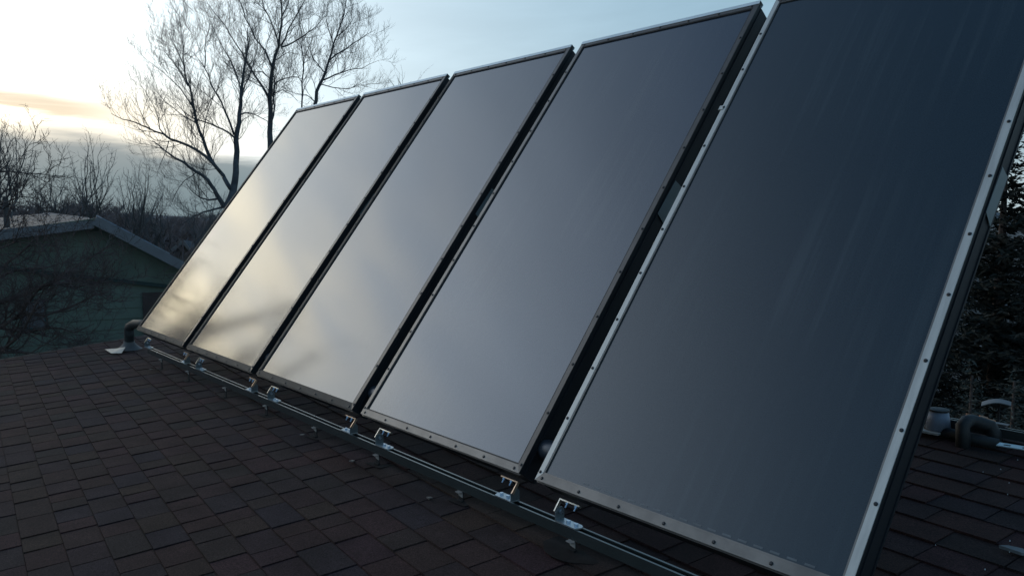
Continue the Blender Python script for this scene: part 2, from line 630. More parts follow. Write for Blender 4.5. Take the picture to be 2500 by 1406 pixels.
rng = random.Random(3)
for i in range(5):
    near = i == 4
    t = thing('solar_collector', LABELS[i], 'solar collector', ((i - 4) * PITCHX, 0, 0), 'solar collectors standing in a row on the roof')
    t.rotation_euler = (TILT, 0, 0)
    # casing: five walls and a back
    cb = MB()
    e = .003
    cb.box((e, e, -DEP), (W - e, H - e, -DEP + .004))
    cb.box((e, e, -DEP + .004), (W - e, e + .004, -.0042))
    cb.box((e, H - e - .004, -DEP + .004), (W - e, H - e, -.0042))
    cb.box((e, e + .004, -DEP + .004), (e + .004, H - e - .004, -.0042))
    cb.box((W - e - .004, e + .004, -DEP + .004), (W - e, H - e - .004, -.0042))
    cas = cb.build('casing', M_CASE, t)
    # two pressed ribs along the side walls
    for zz in (-.036, -.098):
        MB().box((W - e + .0003, .01, zz), (W - e + .0042, H - .01, zz + .007)).build('side_rib', M_CASE, cas)
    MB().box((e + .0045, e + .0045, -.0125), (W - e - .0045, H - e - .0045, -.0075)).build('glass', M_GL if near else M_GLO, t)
    bw = {'s': .024, 'b': .031}
    ms = {'bottom': M_BRONZE2 if i > 2 else M_BRONZE3, 'top': M_BRONZE, 'left': M_ALU if near else (M_BRONZE2 if i == 3 else M_BRONZE3), 'right': M_ALU if near else M_BRONZE}
    for s_ in ('bottom', 'top', 'left', 'right'):
        fr = strip(s_, bw).build('frame_strip', ms[s_], t)
        if near and s_ in ('left', 'right'):
            tag(fr, 'bright bare aluminium side strip')
    # inner gasket lip
    gk = MB()
    a, c_ = bw['s'], bw['b']
    gw = .006
    gk.box((a + .0005, c_ + .0005, -.0074), (W - a - .0005, c_ + gw, -.0015))
    gk.box((a + .0005, H - a - gw, -.0074), (W - a - .0005, H - a - .0005, -.0015))
    gk.box((a + .0005, c_ + gw, -.0074), (a + gw, H - a - gw, -.0015))
    gk.box((W - a - gw, c_ + gw, -.0074), (W - a - .0005, H - a - gw, -.0015))
    gk.build('gasket', M_BRONZE2 if near else M_BRONZE3, t)
    # thin pale strip added to mimic the bright halo along the top
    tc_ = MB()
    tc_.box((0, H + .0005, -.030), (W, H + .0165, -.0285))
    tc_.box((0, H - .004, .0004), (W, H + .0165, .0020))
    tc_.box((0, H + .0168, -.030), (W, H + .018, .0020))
    tc_.build('halo_strip', M_HALO, t)
    # bottom lip under the face
    MB().box((.002, -.0035, -.016), (W - .002, .0024, -.0125)).build('bottom_lip', M_BRONZE, t)
    # screws
    for kx in range(7):
        for vy in (.0128, H - .012):
            link('screw', SCREW, t, (.032 + .1886 * kx + rng.uniform(-.002, .002), vy, 0))
    for ky in range(11):
        for ux in (.0095, W - .0095):
            link('screw', SCREW, t, (ux, .034 + .2245 * ky + rng.uniform(-.002, .002), 0))
    # label plate on the right side wall
    zz = W - e + .0043
    MB().prism([(zz, 1.262, -.030), (zz, 1.250, -.088), (zz, 1.452, -.094), (zz, 1.447, -.036)], (.0012, 0, 0)).build('label_plate', M_PLATE, t)
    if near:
        for k in range(17):  # row of short pale dashes on the glass near the bottom
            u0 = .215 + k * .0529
            MB().box((u0, .0455 - k * .0002, -.0073), (u0 + .030, .0515 - k * .0002, -.0069)).build('pale_dash', M_DASH, t)
        clip = MB().box((-.012, 1.815, .0005), (.010, 1.838, .003))
        clip.box((-.012, 1.815, -.012), (-.010, 1.838, .0005))
        clip.build('edge_clip', M_ALU, t)

# rear legs of each collector: post from the top of the back down to the rear rail
legs_y, rear_y = 1.60, 2.01
rng = random.Random(8)

# ------------------------------------------------------------------ strut rails
def strut(x0, x1, y0, ztop, name, label, holes=False):
    w, hgt, th, lip = .041, .041, .0025, .0085
    t = thing(name, label, 'mounting rail', (x0, y0, ztop - hgt))
    L = x1 - x0
    prof = [(0, 0), (w, 0), (w, hgt), (w - lip, hgt), (w - lip, hgt - .006), (w - th, hgt - .006), (w - th, th), (th, th), (th, hgt - .006), (lip, hgt - .006), (lip, hgt), (0, hgt)]
    mb = MB()
    n = len(prof)
    P = [(0, a, b_) for a, b_ in prof] + [(L, a, b_) for a, b_ in prof]
    mb.poly(P, [(i, (i + 1) % n, (i + 1) % n + n, i + n) for i in range(n)])
    mb.build('channel', M_STRUT, t)
    return t


ZR, YR = -.155, .045
strut(-5.02, -4.86 + 1.32, YR, ZR, 'mounting_rail', 'far length of slotted steel rail on the shingles below the first collector')
strut(-3.535, 1.42, YR, ZR, 'mounting_rail', 'long steel channel rail on the shingles along the feet of the near collectors')

# front brackets --------------------------------------------------
HEX = MB().tube([(0, 0, 0), (0, 0, .0075)], .0085, 6).mesh('bolt_head', M_BOLT)
NUT = MB().tube([(0, 0, 0), (0, 0, -.007)], .0075, 6).tube([(0, 0, -.007), (0, 0, -.020)], .0035, 6).mesh('nut', M_BOLT)
order = ['farthest', 'second', 'third', 'fourth', 'nearest']


def bracket(px, sgn, label):
    """sgn +1: foot runs to +x"""
    t = thing('mounting_bracket', label, 'bracket', (px, YR + .02, ZR), 'brackets clamping the collectors to the front rail')
    # foot: L plate lying on the rail, rounded outer corner
    L_ = .115
    o = [(0, -.020, .0006), (sgn * (L_ - .012), -.020, .0006), (sgn * L_, .004, .0006), (sgn * (L_ - .004), .016, .0006), (sgn * (L_ - .018), .024, .0006), (0, .024, .0006)]
    if sgn < 0:
        o = o[::-1]
    ft = MB().prism(o, (0, 0, .005)).build('foot_plate', M_GALV, t)
    up = [(0, -.020, .0056), (0, .024, .0056), (0, .024, .040), (0, .014, .052), (0, -.006, .052), (0, -.020, .036)]
    MB().prism(up, (sgn * .005, 0, 0)).build('upright', M_UPR, t)
    for bx in (.048, .088):
        link('bolt_head', HEX, ft, (sgn * bx, .004, .0057))
    # strap: hangs from the collector's underside, in the plane across the rail
    st_ = MB()
    S0 = Vector((px, YR + .02, ZR))

    def loc(u, v, z):     # collector coordinates -> bracket local
        return Vector((px + u, 0, 0)) + VD * v + NF * z - S0
    k = -.0125
    th = .0050
    d0, d1 = -.104, -.117
    x_in = -sgn * .0058
    # bar on the underside
    bar = [loc(x_in, k, d0), loc(x_in + sgn * .104, k, d0), loc(x_in + sgn * .104, k - th, d0), loc(x_in, k - th, d0)]
    st_.prism(bar if sgn > 0 else bar[::-1], NF * (d1 - d0))
    leg = [loc(x_in, k - th - .0003, d0), loc(x_in + sgn * th, k - th - .0003, d0), loc(x_in + sgn * th, k - .052, d0), loc(x_in, k - .052, d0)]
    st_.prism(leg[::-1] if sgn > 0 else leg, NF * (d1 - d0))
    so = st_.build('strap', M_STRAP if sgn > 0 else M_STRAP2, t)
    for bx in (.040, .086):
        nn = link('nut', NUT, so, loc(x_in + sgn * bx, k - th, d0 - .0065))
        nn.rotation_euler = (TILT - math.pi / 2, 0, 0)
    b1 = link('bolt_head', HEX, t, (sgn * .0055, .004, .036))
    b1.rotation_euler = (0, sgn * math.pi / 2, 0)
    return t


for i in range(5):
    x0 = (i - 4) * PITCHX
    bracket(x0 + .062, 1, f'steel foot and strap under the left corner of the {order[i]} collector')
    bracket(x0 + W - .098, -1, f'steel foot and strap under the right corner of the {order[i]} collector')

# roof feet under the front rail ----------------------------------
feet_x = [-4.66, -4.0, -3.24, -2.56, -1.89, -1.22, -.53, .15, .82]
flab = ['small L foot with flashing under the rail below the farthest collector', 'small L foot under the rail where the first two collectors meet',
        'small pale L foot under the rail below the second collector', 'small pale L foot under the rail near the gap before the third collector',
        'small L foot under the rail below the third collector', 'small pale L foot under the rail just left of the fourth collector bracket',
        'L foot beside a pale chip, under the rail below the fourth collector', 'L foot on a curved brown flashing below the nearest collector',
        'L foot under the rail below the middle of the nearest collector']
for x, lb in zip(feet_x, flab):
    zf = roofz(x, YR - .03, .012)
    t = thing('roof_anchor', lb, 'roof anchor', (x, YR - .001, zf), 'feet holding the front rail above the shingles')
    hh = ZR - .006 - zf
    ft = MB()
    ft.box((-.016, -.004, 0), (.018, .012, .004))
    ft.box((-.014, .006, .0042), (.016, .010, hh - .036))
    ft.build('standoff', M_FELT, t)
    fz = MB()
    fz.prism([(-.017, .0055, hh - .037), (.015, .0055, hh - .037), (.017, .0055, hh - .063), (-.009, .0055, hh - .058)], (0, -.003, 0))
    fz.prism([(-.017, .002, hh - .0395), (.015, .002, hh - .0395), (.010, -.014, hh - .041), (-.019, -.010, hh - .041)], (0, 0, -.002))
    fz.build('angle_clip', M_CLIP, t)
    fl = MB()
    n = 10
    o = [(-.13, .06, -.0035), (-.13, -.02, -.0035)] + [(.0 + .10 * math.cos(a_), -.03 + .055 * math.sin(a_), -.0035) for a_ in [math.pi + math.pi * j / n for j in range(1, n)]] + [(.13, -.02, -.0035), (.13, .06, -.0035)]
    if x < .1:
        o = [(-.05, .05, -.0035), (-.05, -.03, -.0035), (.06, -.02, -.0035), (.06, .05, -.0035)]
    fl.prism(o, (0, 0, .0015)).build('flashing', M_FLASH, t)
rng = random.Random(21)
for x, y in ((-.665, -.035), (-1.36, -.03), (-1.98, .0), (-4.72, -.03)):
    MBc = MB().prism([(0, 0, 0), (.026, .004, 0), (.018, .022, 0), (.004, .018, 0)], (0, 0, .006))
    o = MBc.build('shingle_chip', M_LEAD)
    o.location = (x, y, roofz(x, y, .012))
    o.rotation_euler = (R(-5), R(-4), rng.uniform(-.4, .4))
    tag(o, {-.665: 'pale chip on the shingles left of the foot below the fourth collector', -1.36: 'pale chip on the shingles near the third collector right bracket', -1.98: 'small pale chip on the shingles below the third collector', -4.72: 'tiny pale chip on the shingles below the farthest collector'}[x], 'chip', 'pale chips lying in front of the rail')

# insulated couplings in the gaps ---------------------------------
cl = ['insulated pipe coupling in the gap between the farthest and second collectors', 'insulated pipe coupling in the gap between the second and third collectors',
      'insulated pipe coupling in the gap between the third and fourth collectors', 'insulated pipe coupling in the gap beside the nearest collector']
for i in range(4):
    x1 = (i - 3) * PITCHX
    c0 = Vector((x1 - GAP + .001, 0, 0)) + VD * .135 + NF * -.062
    mb = MB().tube([c0, c0 + Vector((GAP * .15, 0, 0)), c0 + Vector((GAP * .5, 0, -.002)), c0 + Vector((GAP * .85, 0, 0)), c0 + Vector((GAP - .002, 0, 0))], [.036, .040, .041, .040, .036], 20)
    o = mb.build('pipe_coupling', mat('coupling_rubber', (.035, .04, .05), .35, 0, .2, 30), smooth=True)
    tag(o, cl[i], 'pipe coupling', 'insulated couplings between the collectors')

# black supply elbow at the far end -------------------------------
xl = -4 * PITCHX
base_p = onroof(316, 852, .01)
t = thing('supply_pipe', 'black insulated pipe elbow rising from its flashing beside the farthest collector', 'pipe', base_p)
dpt = (base_p - CAM).dot(FW)
e0 = Vector((xl + .004, 0, 0)) + VD * .09 + NF * -.060 - base_p
top = at(315, 797, dpt - .05) - base_p
pb = MB()
pts = [Vector((0, 0, -.03)), Vector((0, 0, .06)), top * .6, top * .85, top + Vector((.012, 0, -.005)), top * .72 + e0 * .28 + Vector((0, 0, .018)), top * .4 + e0 * .6 + Vector((0, 0, .012)), e0]
pb.tube(pts, [.044, .044, .044, .044, .042, .040, .036, .030], 20)
pb.build('insulation', M_RUBBER, t, smooth=True)
MB().tube([e0 + Vector((-.075, .0, .030)), e0 + Vector((-.02, 0, .034))], .016, 12).build('copper_stub', M_COPPER, t, smooth=True)
bt = MB()
prof = [(.085, .046), (.06, .050), (.035, .070), (.012, .098), (.0, .118)]
bt.tube([Vector((0, 0, zz)) for zz, rr in prof], [rr for zz, rr in prof], 28, cap=False)
bt.build('flashing_boot', mat('boot', (.085, .076, .072), .6), t, smooth=True)
sa, sb, sc_, sd_, se = onroof(256, 853, .016), onroof(272, 863, .014), onroof(297, 862, .014), onroof(306, 848, .05), onroof(284, 851, .035)
o0_ = sa.copy()
so = MB().prism([p - o0_ for p in (sa, sb, sc_, sd_, se)], (0, 0, .003)).build('loose_sheet', M_SHEET)
so.location = o0_
tag(so, 'pale bent metal sheet lying on the shingles beside the black pipe boot', 'metal sheet')

# conduit loop behind the far top corner --------------------------
cb = MB()
A = Vector((xl - .02, 0, 0))
pts = []
for k in range(13):
    s_ = k / 12
    v_ = 2.40 - s_ * .62
    pts.append(A + VD * v_ + NF * (-.05) + Vector((-.10 * math.sin(s_ * math.pi) - .01, 0, 0)))
cb.tube(pts, .009, 8)
o = cb.build('sensor_cable', M_RUBBER, smooth=True)
tag(o, 'thin cable looping off the upper left edge of the farthest collector', 'cable')

# rear rail and legs ---------------------------------------------
zrr = roofz(.5, rear_y) + .075
rr_ = strut(-5.0, 1.16, rear_y, zrr, 'rear_rail', 'rear steel rail lying on the roof behind the row of collectors')
# a pierced strap continues it on the right
pr_ = thing('pierced_strap', 'bright pierced steel strap on the roof at the right edge behind the collectors', 'metal strap', (.86, rear_y - .03, roofz(.9, rear_y) + .03))
PA, PB = onroof(2432, 1088, .045), onroof(2620, 1118, .045)
pl = MB()
dx = (PB - PA)
ww = Vector((0, .042, .004))
up_ = Vector((0, 0, .004))
NHL = 4
segL = dx / NHL
pr_.location = PA
for k in range(NHL):
    s0 = segL * k
    a0, a1 = s0, s0 + segL
    # plate around each hole made from four pieces
    h0, h1 = s0 + segL * .3, s0 + segL * .7
    pl.prism([a0, h0, h0 + ww, a0 + ww], up_)
    pl.prism([h1, a1, a1 + ww, h1 + ww], up_)
    pl.prism([h0, h1, h1 + ww * .28, h0 + ww * .28], up_)
    pl.prism([h0 + ww * .72, h1 + ww * .72, h1 + ww, h0 + ww], up_)
pl.build('plate', mat('pale_galv', (.50, .60, .62), .45, .3, .1, 20), pr_)
for i in range(5):
    for s_ in (.10, W - .14):
        x = (i - 4) * PITCHX + s_
        topp = Vector((x, 0, 0)) + VD * (H - .12) + NF * (-DEP - .003)
        bot = Vector((x, rear_y + .02, roofz(x, rear_y) + .075))
        lg = MB()
        d_ = (topp - bot)
        lg.prism([(0, 0, 0), (.038, 0, 0), (.038, .004, 0), (.004, .004, 0), (.004, .038, 0), (0, .038, 0)], d_)
        o = lg.build('angle_post', M_GALV)
        o.location = bot
        tag(o, f'angle iron rear leg holding up the {"left" if s_ < .5 else "right"} side of the {order[i]} collector', 'rack leg', 'rear legs of the collector rack')

# ------------------------------------------------------------------ things on the roof behind the row (right edge)
Pv = onroof(2290, 1046, .03)
t = thing('roof_vent', 'pale tapered roof vent with a cap behind the nearest collector', 'roof vent', Pv)
MB().tube([(0, 0, 0), (0, 0, .085)], [.056, .042], 20).build('cone', mat('vent_grey', (.20, .23, .29), .6, .1), t, smooth=True)
MB().tube([(0, 0, .0855), (0, 0, .094), (0, 0, .098)], [.045, .045, .025], 20).build('cap', M_RUBBER, t)
MB().box((-.085, -.075, -.014), (.03, .05, -.004)).build('base_flange', M_ALU, t)

p1 = onroof(2352, 1092, .0)
dq = (p1 - CAM).dot(FW)
t = thing('return_pipe', 'black insulated pipe bend behind the nearest collector on the roof', 'pipe', p1)
p2, p3, p4, p5 = at(2350, 1040, dq), at(2372, 1027, dq + .03), at(2418, 1040, dq + .02), at(2428, 1078, dq)
pb = MB()
pb.tube([Vector((0, 0, -.03)), (p2 - p1) * .6, (p2 - p1), (p3 - p1) * .5 + (p2 - p1) * .5 + Vector((-.003, 0, .008)), (p3 - p1), (p4 - p1) * .5 + (p3 - p1) * .5, (p4 - p1), (p5 - p1) * .4 + (p4 - p1) * .6 + Vector((.008, 0, 0)), (p5 - p1) + Vector((0, 0, -.02))], .030, 16)
pb.build('insulation', M_RUBBER, t, smooth=True)
a_ = at(2360, 1012, dq + .12)
b_ = at(2428, 1029, dq + .10)
t = thing('copper_valve', 'copper pipe with a valve body lying above the black insulated pipe', 'valve', a_)
MB().tube([Vector((0, 0, -.05)), Vector((0, 0, 0)), (b_ - a_), (b_ - a_) + Vector((0, 0, -.05))], .008, 10).build('pipe', M_COPPER, t, smooth=True)
md = (b_ - a_) * .45
MB().tube([md, md + (b_ - a_).normalized() * .035], [.013, .013], 8).build('valve_body', M_COPPER, t)
MB().tube([md + Vector((.01, 0, .0)), md + Vector((.01, 0, -.03))], .006, 8).build('drain', M_LEAD, t)
t = thing('junction_box', 'pale square junction box at the right edge behind the copper pipe', 'junction box', onroof(2442, 1061, .02))
MB().box((-.024, -.012, .0), (.024, .012, .048)).build('box', mat('pinkish_grey', (.22, .19, .19), .6), t, bevel=.003)
MB().box((-.042, -.018, .0485), (.032, .018, .053)).build('lid', M_LEAD, t, bevel=.0015)
MB().box((-.008, -.006, -.06), (.008, .006, -.0005)).build('stand', M_LEAD, t)
# black foam base the pipes lie on, against the ridge
b0_, b1_ = onroof(2262, 1058, .0), onroof(2436, 1098, .0)
o0_ = b0_.copy()
fbm = MB().tube([Vector((0, 0, .022)), (b1_ - b0_) * .5 + Vector((0, 0, .022)), (b1_ - b0_) + Vector((0, 0, .022))], .028, 14).build('header_pipe', M_RUBBER, smooth=True)
fbm.location = o0_
tag(fbm, 'black insulated header pipe lying on the roof between the pale vent and the pierced strap', 'pipe')
# pale arched lid behind, on the neighbour's side
t = thing('arched_hood', 'pale arched hood low among the evergreens behind the roof pipes', 'hood', at(2432, 990, 6.6))
ar = MB()
NA = 14
pa = []
for k in range(NA + 1):
    s_ = k / NA
    pa.append((RT * ((s_ - .5) * .25) + Vector((0, 0, .026 * math.sin(s_ * math.pi)))))
back = Vector((-.05, .16, .0))
ar.poly([p for p in pa] + [p + back for p in pa] + [p - Vector((0, 0, .006)) for p in pa] + [p + back - Vector((0, 0, .006)) for p in pa],
        [(k, k + 1, k + 2 + NA, k + 1 + NA) for k in range(NA)] + [(k, k + 2 * (NA + 1), k + 1 + 2 * (NA + 1), k + 1) for k in range(NA)])
ar.build('shell', mat('hood_grey', (.12, .12, .12), .6), t)
MB().box((-.008, .06, -1.4), (.008, .075, -.004)).build('post', M_FELT, t)

# loose debris and snow specks on the right part of the roof
o = MB().prism([(0, 0, 0), (.07, -.01, 0), (.10, .01, 0), (.06, .03, 0), (.02, .022, 0)], (0, 0, .01)).build('debris', M_DEBRIS)
Pd = RM @ Vector((0, 0, 0))
o.location = (1.23, .98, roofz(1.23, .98, .013))
tag(o, 'pale scrap lying on the dark shingles at the right edge', 'scrap')
sp = MB()
rng = random.Random(17)
for k in range(30):
    x = rng.uniform(.95, 1.75)
    y = rng.uniform(.75, 1.9)
    z = roofz(x, y, .012)
    r_ = rng.uniform(.001, .0026)
    sp.tube([(x, y, z - .002), (x, y, z + r_)], [r_, r_ * .5], 5)
tag(sp.build('snow_specks', M_SNOW), 'scattered specks of frozen snow on the shingles', 'snow', kind='stuff')


# ------------------------------------------------------------------ trees
LS = 1.0


def grow(mb, p, d, L, r, rng, level, maxl, up=.25, dens=1.0, sides=3, taper=.25, wander=.22):
    n = max(2, int(3 if level >= maxl else 5))
    pts, rad = [p.copy()], [r]
    dd = d.normalized()
    for i in range(n):
        dd = (dd + Vector((rng.gauss(0, wander), rng.gauss(0, wander), rng.gauss(0, wander) + up * .35))).normalized()
        pts.append(pts[-1] + dd * (L / n))
        rad.append(r * (1 - (i + 1) / n * (1 - taper)))
    mb.tube(pts, rad, sides if level < 2 else 3, cap=False)
    if level < maxl:
        sprout(mb, pts, rad, rng, level + 1, maxl, up, dens, L)


def sprout(mb, pts, rad, rng, level, maxl, up, dens, Lp, frac0=.12, spacing=None, lens=None):
    tot = sum((pts[i + 1] - pts[i]).length for i in range(len(pts) - 1))
    sp_ = spacing or {1: .34, 2: .20, 3: .105}[min(level, 3)] / dens * (.5 + .5 * LS)
    s_ = tot * frac0 + rng.uniform(0, sp_)
    while s_ < tot:
        acc = 0
        for i in range(len(pts) - 1):
            l_ = (pts[i + 1] - pts[i]).length
            if acc + l_ >= s_:
                break
            acc += l_
        f = (s_ - acc) / max(l_, 1e-6)
        p = pts[i].lerp(pts[i + 1], min(f, 1))
        tdir = (pts[i + 1] - pts[i]).normalized()
        r0 = rad[i] + (rad[i + 1] - rad[i]) * f
        side = Vector((rng.gauss(0, 1), rng.gauss(0, 1), rng.gauss(0, 1)))
        side = (side - tdir * side.dot(tdir))
        if side.length > 1e-3:
            side.normalize()
        ang = R(rng.uniform(28, 58))
        d = tdir * math.cos(ang) + side * math.sin(ang) + Vector((0, 0, up * .5))
        if lens:
            L = rng.uniform(*lens) * (1 - .5 * s_ / tot)
        else:
            L = {1: rng.uniform(.9, 2.3), 2: rng.uniform(.4, 1.0), 3: rng.uniform(.14, .42)}[min(level, 3)] * LS
            L = min(L, Lp * .75) * (1.1 - .45 * s_ / tot)
        rr = max(min(r0 * .55, {1: .0135, 2: .0070, 3: .0046}[min(level, 3)]), .0034)
        grow(mb, p, d, L, rr, rng, level, maxl, up, dens)
        s_ += sp_ * rng.uniform(.55, 1.5)


def pix_tree(name, label, depth, limbs, seed, trunk_mat, twig_mat, group=None, cat='tree', maxl=3, dens=1.0, up=.42, foot=None):
    """limbs: (pixel polyline, radius at start, radius at end, depth drift)"""
    rng = random.Random(seed)
    P_base = at(*limbs[0][0][0], depth)
    if foot is None:
        foot = Vector((P_base.x, P_base.y, -3.6))
    t = thing(name, label, cat, foot, group)
    tr, cr = MB(), MB()
    for li, (pl_, r0, r1, drift) in enumerate(limbs):
        n = len(pl_)
        d0 = depth + (drift[0] if isinstance(drift, tuple) else 0)
        d1 = depth + (drift[1] if isinstance(drift, tuple) else drift)
        pts = []
        for k, (x, y) in enumerate(pl_):
            s_ = k / (n - 1)
            pts.append(at(x, y, d0 + (d1 - d0) * s_) - foot)
        # subdivide with jitter
        q_ = [pts[0]]
        for k in range(n - 1):
            l_ = (pts[k + 1] - pts[k]).length
            mid = pts[k].lerp(pts[k + 1], .5) + Vector((rng.gauss(0, .03), rng.gauss(0, .03), rng.gauss(0, .03))) * l_
            q_ += [mid, pts[k + 1]]
        rad = [.68 * (r0 * (1 - i / (len(q_) - 1)) + r1 * i / (len(q_) - 1)) for i in range(len(q_))]
        if li == 0:
            low = Vector((q_[0].x, q_[0].y, 0))
            q_ = [low + Vector((0, 0, -.1)), low.lerp(q_[0], .5)] + q_
            rad = [r0 * 1.5, r0 * 1.15] + rad
        tr.tube(q_, rad, 8, cap=True)
        st_ = 2 if li == 0 else 0
        sprout(cr, q_[st_:], rad[st_:], rng, 1, maxl, up, dens, 3.0, frac0=.25 if li == 0 else .1)
    tr.build('trunk', trunk_mat, t, smooth=True)
    cr.build('crown', twig_mat, t)
    return t


DA = 26.0
LS = .86
treeA = [
    ([(556, 500), (568, 472), (574, 440), (576, 400), (576, 340), (584, 300), (588, 256), (590, 216), (596, 168), (606, 110), (604, 70)], .20, .02, .5),
    ([(548, 506), (532, 480), (524, 464), (508, 440), (480, 420), (448, 396), (424, 384), (400, 366), (372, 344)], .12, .02, -1.5),
    ([(564, 462), (548, 436), (536, 418), (512, 384), (496, 340), (480, 300), (472, 260), (468, 232), (456, 200), (450, 160), (448, 120), (442, 72), (438, 24)], .105, .008, 1.2),
    ([(538, 420), (500, 380), (460, 356), (416, 340), (400, 328), (360, 312), (332, 300), (300, 292), (272, 278)], .075, .012, -1.0),
    ([(572, 336), (544, 316), (516, 304), (480, 292), (452, 276), (430, 254)], .05, .01, .8),
    ([(572, 330), (560, 296), (540, 248), (516, 208), (496, 160), (468, 124)], .06, .01, -.8),
    ([(530, 486), (508, 489), (490, 484), (472, 470), (452, 444)], .05, .01, -1.0),
    ([(544, 506), (520, 512), (496, 518), (470, 530), (440, 550)], .055, .012, -1.2),
    ([(471, 262), (440, 216), (402, 180), (364, 150)], .03, .006, -.8),
    ([(458, 210), (436, 172), (412, 140), (392, 112)], .028, .006, .6),
    ([(452, 172), (436, 132), (420, 100), (408, 74)], .025, .006, -.5),
    ([(481, 302), (442, 280), (404, 250), (372, 216)], .03, .006, .8),
    ([(500, 165), (500, 120), (512, 70), (506, 20)], .03, .006, .5),
    ([(400, 328), (388, 300), (380, 270), (362, 236)], .03, .008, .5),
    ([(412, 344), (404, 372), (392, 400), (384, 430)], .025, .006, -.4),
    ([(586, 280), (606, 276), (626, 282), (656, 298)], .04, .015, .6),
    ([(586, 256), (584, 205), (568, 160), (552, 130), (532, 94), (510, 46)], .04, .008, 1.0),
    ([(588, 250), (598, 210), (614, 170), (628, 120), (632, 80)], .035, .008, -.8),
    ([(496, 340), (500, 300), (516, 250), (524, 210)], .03, .006, .5),
    ([(480, 420), (452, 440), (430, 470), (418, 500)], .025, .006, -.3),
]
pix_tree('bare_tree', 'big bare tree with long limbs reaching left over the green house', DA, treeA, 3, M_BARK, M_TWIG, 'tall bare trees against the sunset', dens=1.5)
treeB = [
    ([(658, 420), (660, 348), (660, 300), (658, 240), (662, 192), (668, 152), (680, 116), (688, 60), (686, 0), (690, -110)], .165, .02, 0.8),
    ([(656, 238), (624, 188), (600, 148), (576, 108), (548, 60), (506, 8)], .06, .01, -1.2),
    ([(664, 162), (648, 124), (624, 96), (600, 48), (584, 0), (575, -40)], .05, .01, 1.0),
    ([(680, 118), (672, 80), (656, 40), (640, 0), (632, -60)], .045, .01, -.6),
    ([(686, 116), (716, 104), (740, 90), (772, 66), (800, 36)], .045, .01, .8),
    ([(686, 112), (704, 72), (732, 24), (756, -14)], .045, .01, -.8),
    ([(662, 300), (670, 262), (672, 204), (696, 192), (722, 188), (744, 196)], .05, .01, .6),
    ([(668, 150), (690, 136), (706, 128), (728, 134)], .03, .008, .6),
    ([(660, 192), (640, 176), (616, 176), (596, 190)], .03, .008, -.6),
    ([(690, 40), (704, 10), (712, -40)], .03, .01, .4),
    ([(662, 230), (690, 220), (712, 232), (726, 246)], .025, .008, -.4),
]
pix_tree('bare_tree', 'tallest bare tree with a straight trunk rising at the corner of the farthest collector', DA + 1.5, treeB, 7, M_BARK, M_TWIG, 'tall bare trees against the sunset', dens=1.5)
treeC = [
    ([(737, 330), (737, 256), (737, 200), (740, 140), (738, 96), (731, 58), (726, 20)], .055, .012, .2),
    ([(738, 205), (724, 180), (704, 160)], .02, .006, .4),
    ([(739, 100), (752, 78), (768, 60)], .02, .006, -.4),
    ([(737, 120), (722, 100), (716, 84)], .02, .006, .4),
    ([(738, 160), (756, 140), (776, 130)], .02, .006, .4),
]
pix_tree('bare_tree', 'slender bare tree with a thin pole trunk between two larger trees', DA + 5, treeC, 12, M_BARK, M_TWIG, 'tall bare trees against the sunset', dens=.9)
treeD = [
    ([(756, 320), (772, 246), (780, 208), (794, 180), (802, 152), (814, 108), (832, 60), (844, 8), (850, -20)], .11, .012, .6),
    ([(802, 150), (840, 124), (880, 96), (916, 74)], .045, .008, .9),
    ([(790, 196), (820, 182), (850, 172), (884, 168), (925, 148)], .045, .008, -.9),
    ([(794, 180), (776, 158), (760, 132), (748, 96)], .035, .008, .6),
    ([(814, 110), (804, 78), (796, 44), (802, 10)], .03, .008, -.5),
    ([(784, 206), (812, 214), (850, 218), (880, 206), (904, 214)], .03, .008, .6),
    ([(822, 90), (850, 66), (866, 40)], .03, .008, .4),
    ([(770, 250), (748, 232), (720, 228)], .03, .008, -.3),
]
pix_tree('bare_tree', 'bare tree leaning right above the top edge of the farthest collector', DA + 2.5, treeD, 19, M_BARK, M_TWIG, 'tall bare trees against the sunset', dens=1.6)
treeE = [
    ([(985, 300), (984, 240), (978, 205), (970, 190)], .05, .008, .2),
    ([(984, 240), (996, 214), (1004, 198)], .02, .005, .2),
    ([(980, 235), (962, 210), (950, 194)], .02, .005, .2),
]
pix_tree('bare_tree', 'twig tips of a bare tree just showing over the second collector', DA + 6, treeE, 29, M_BARK, M_TWIG, 'tall bare trees against the sunset', dens=.55)


LS = .6
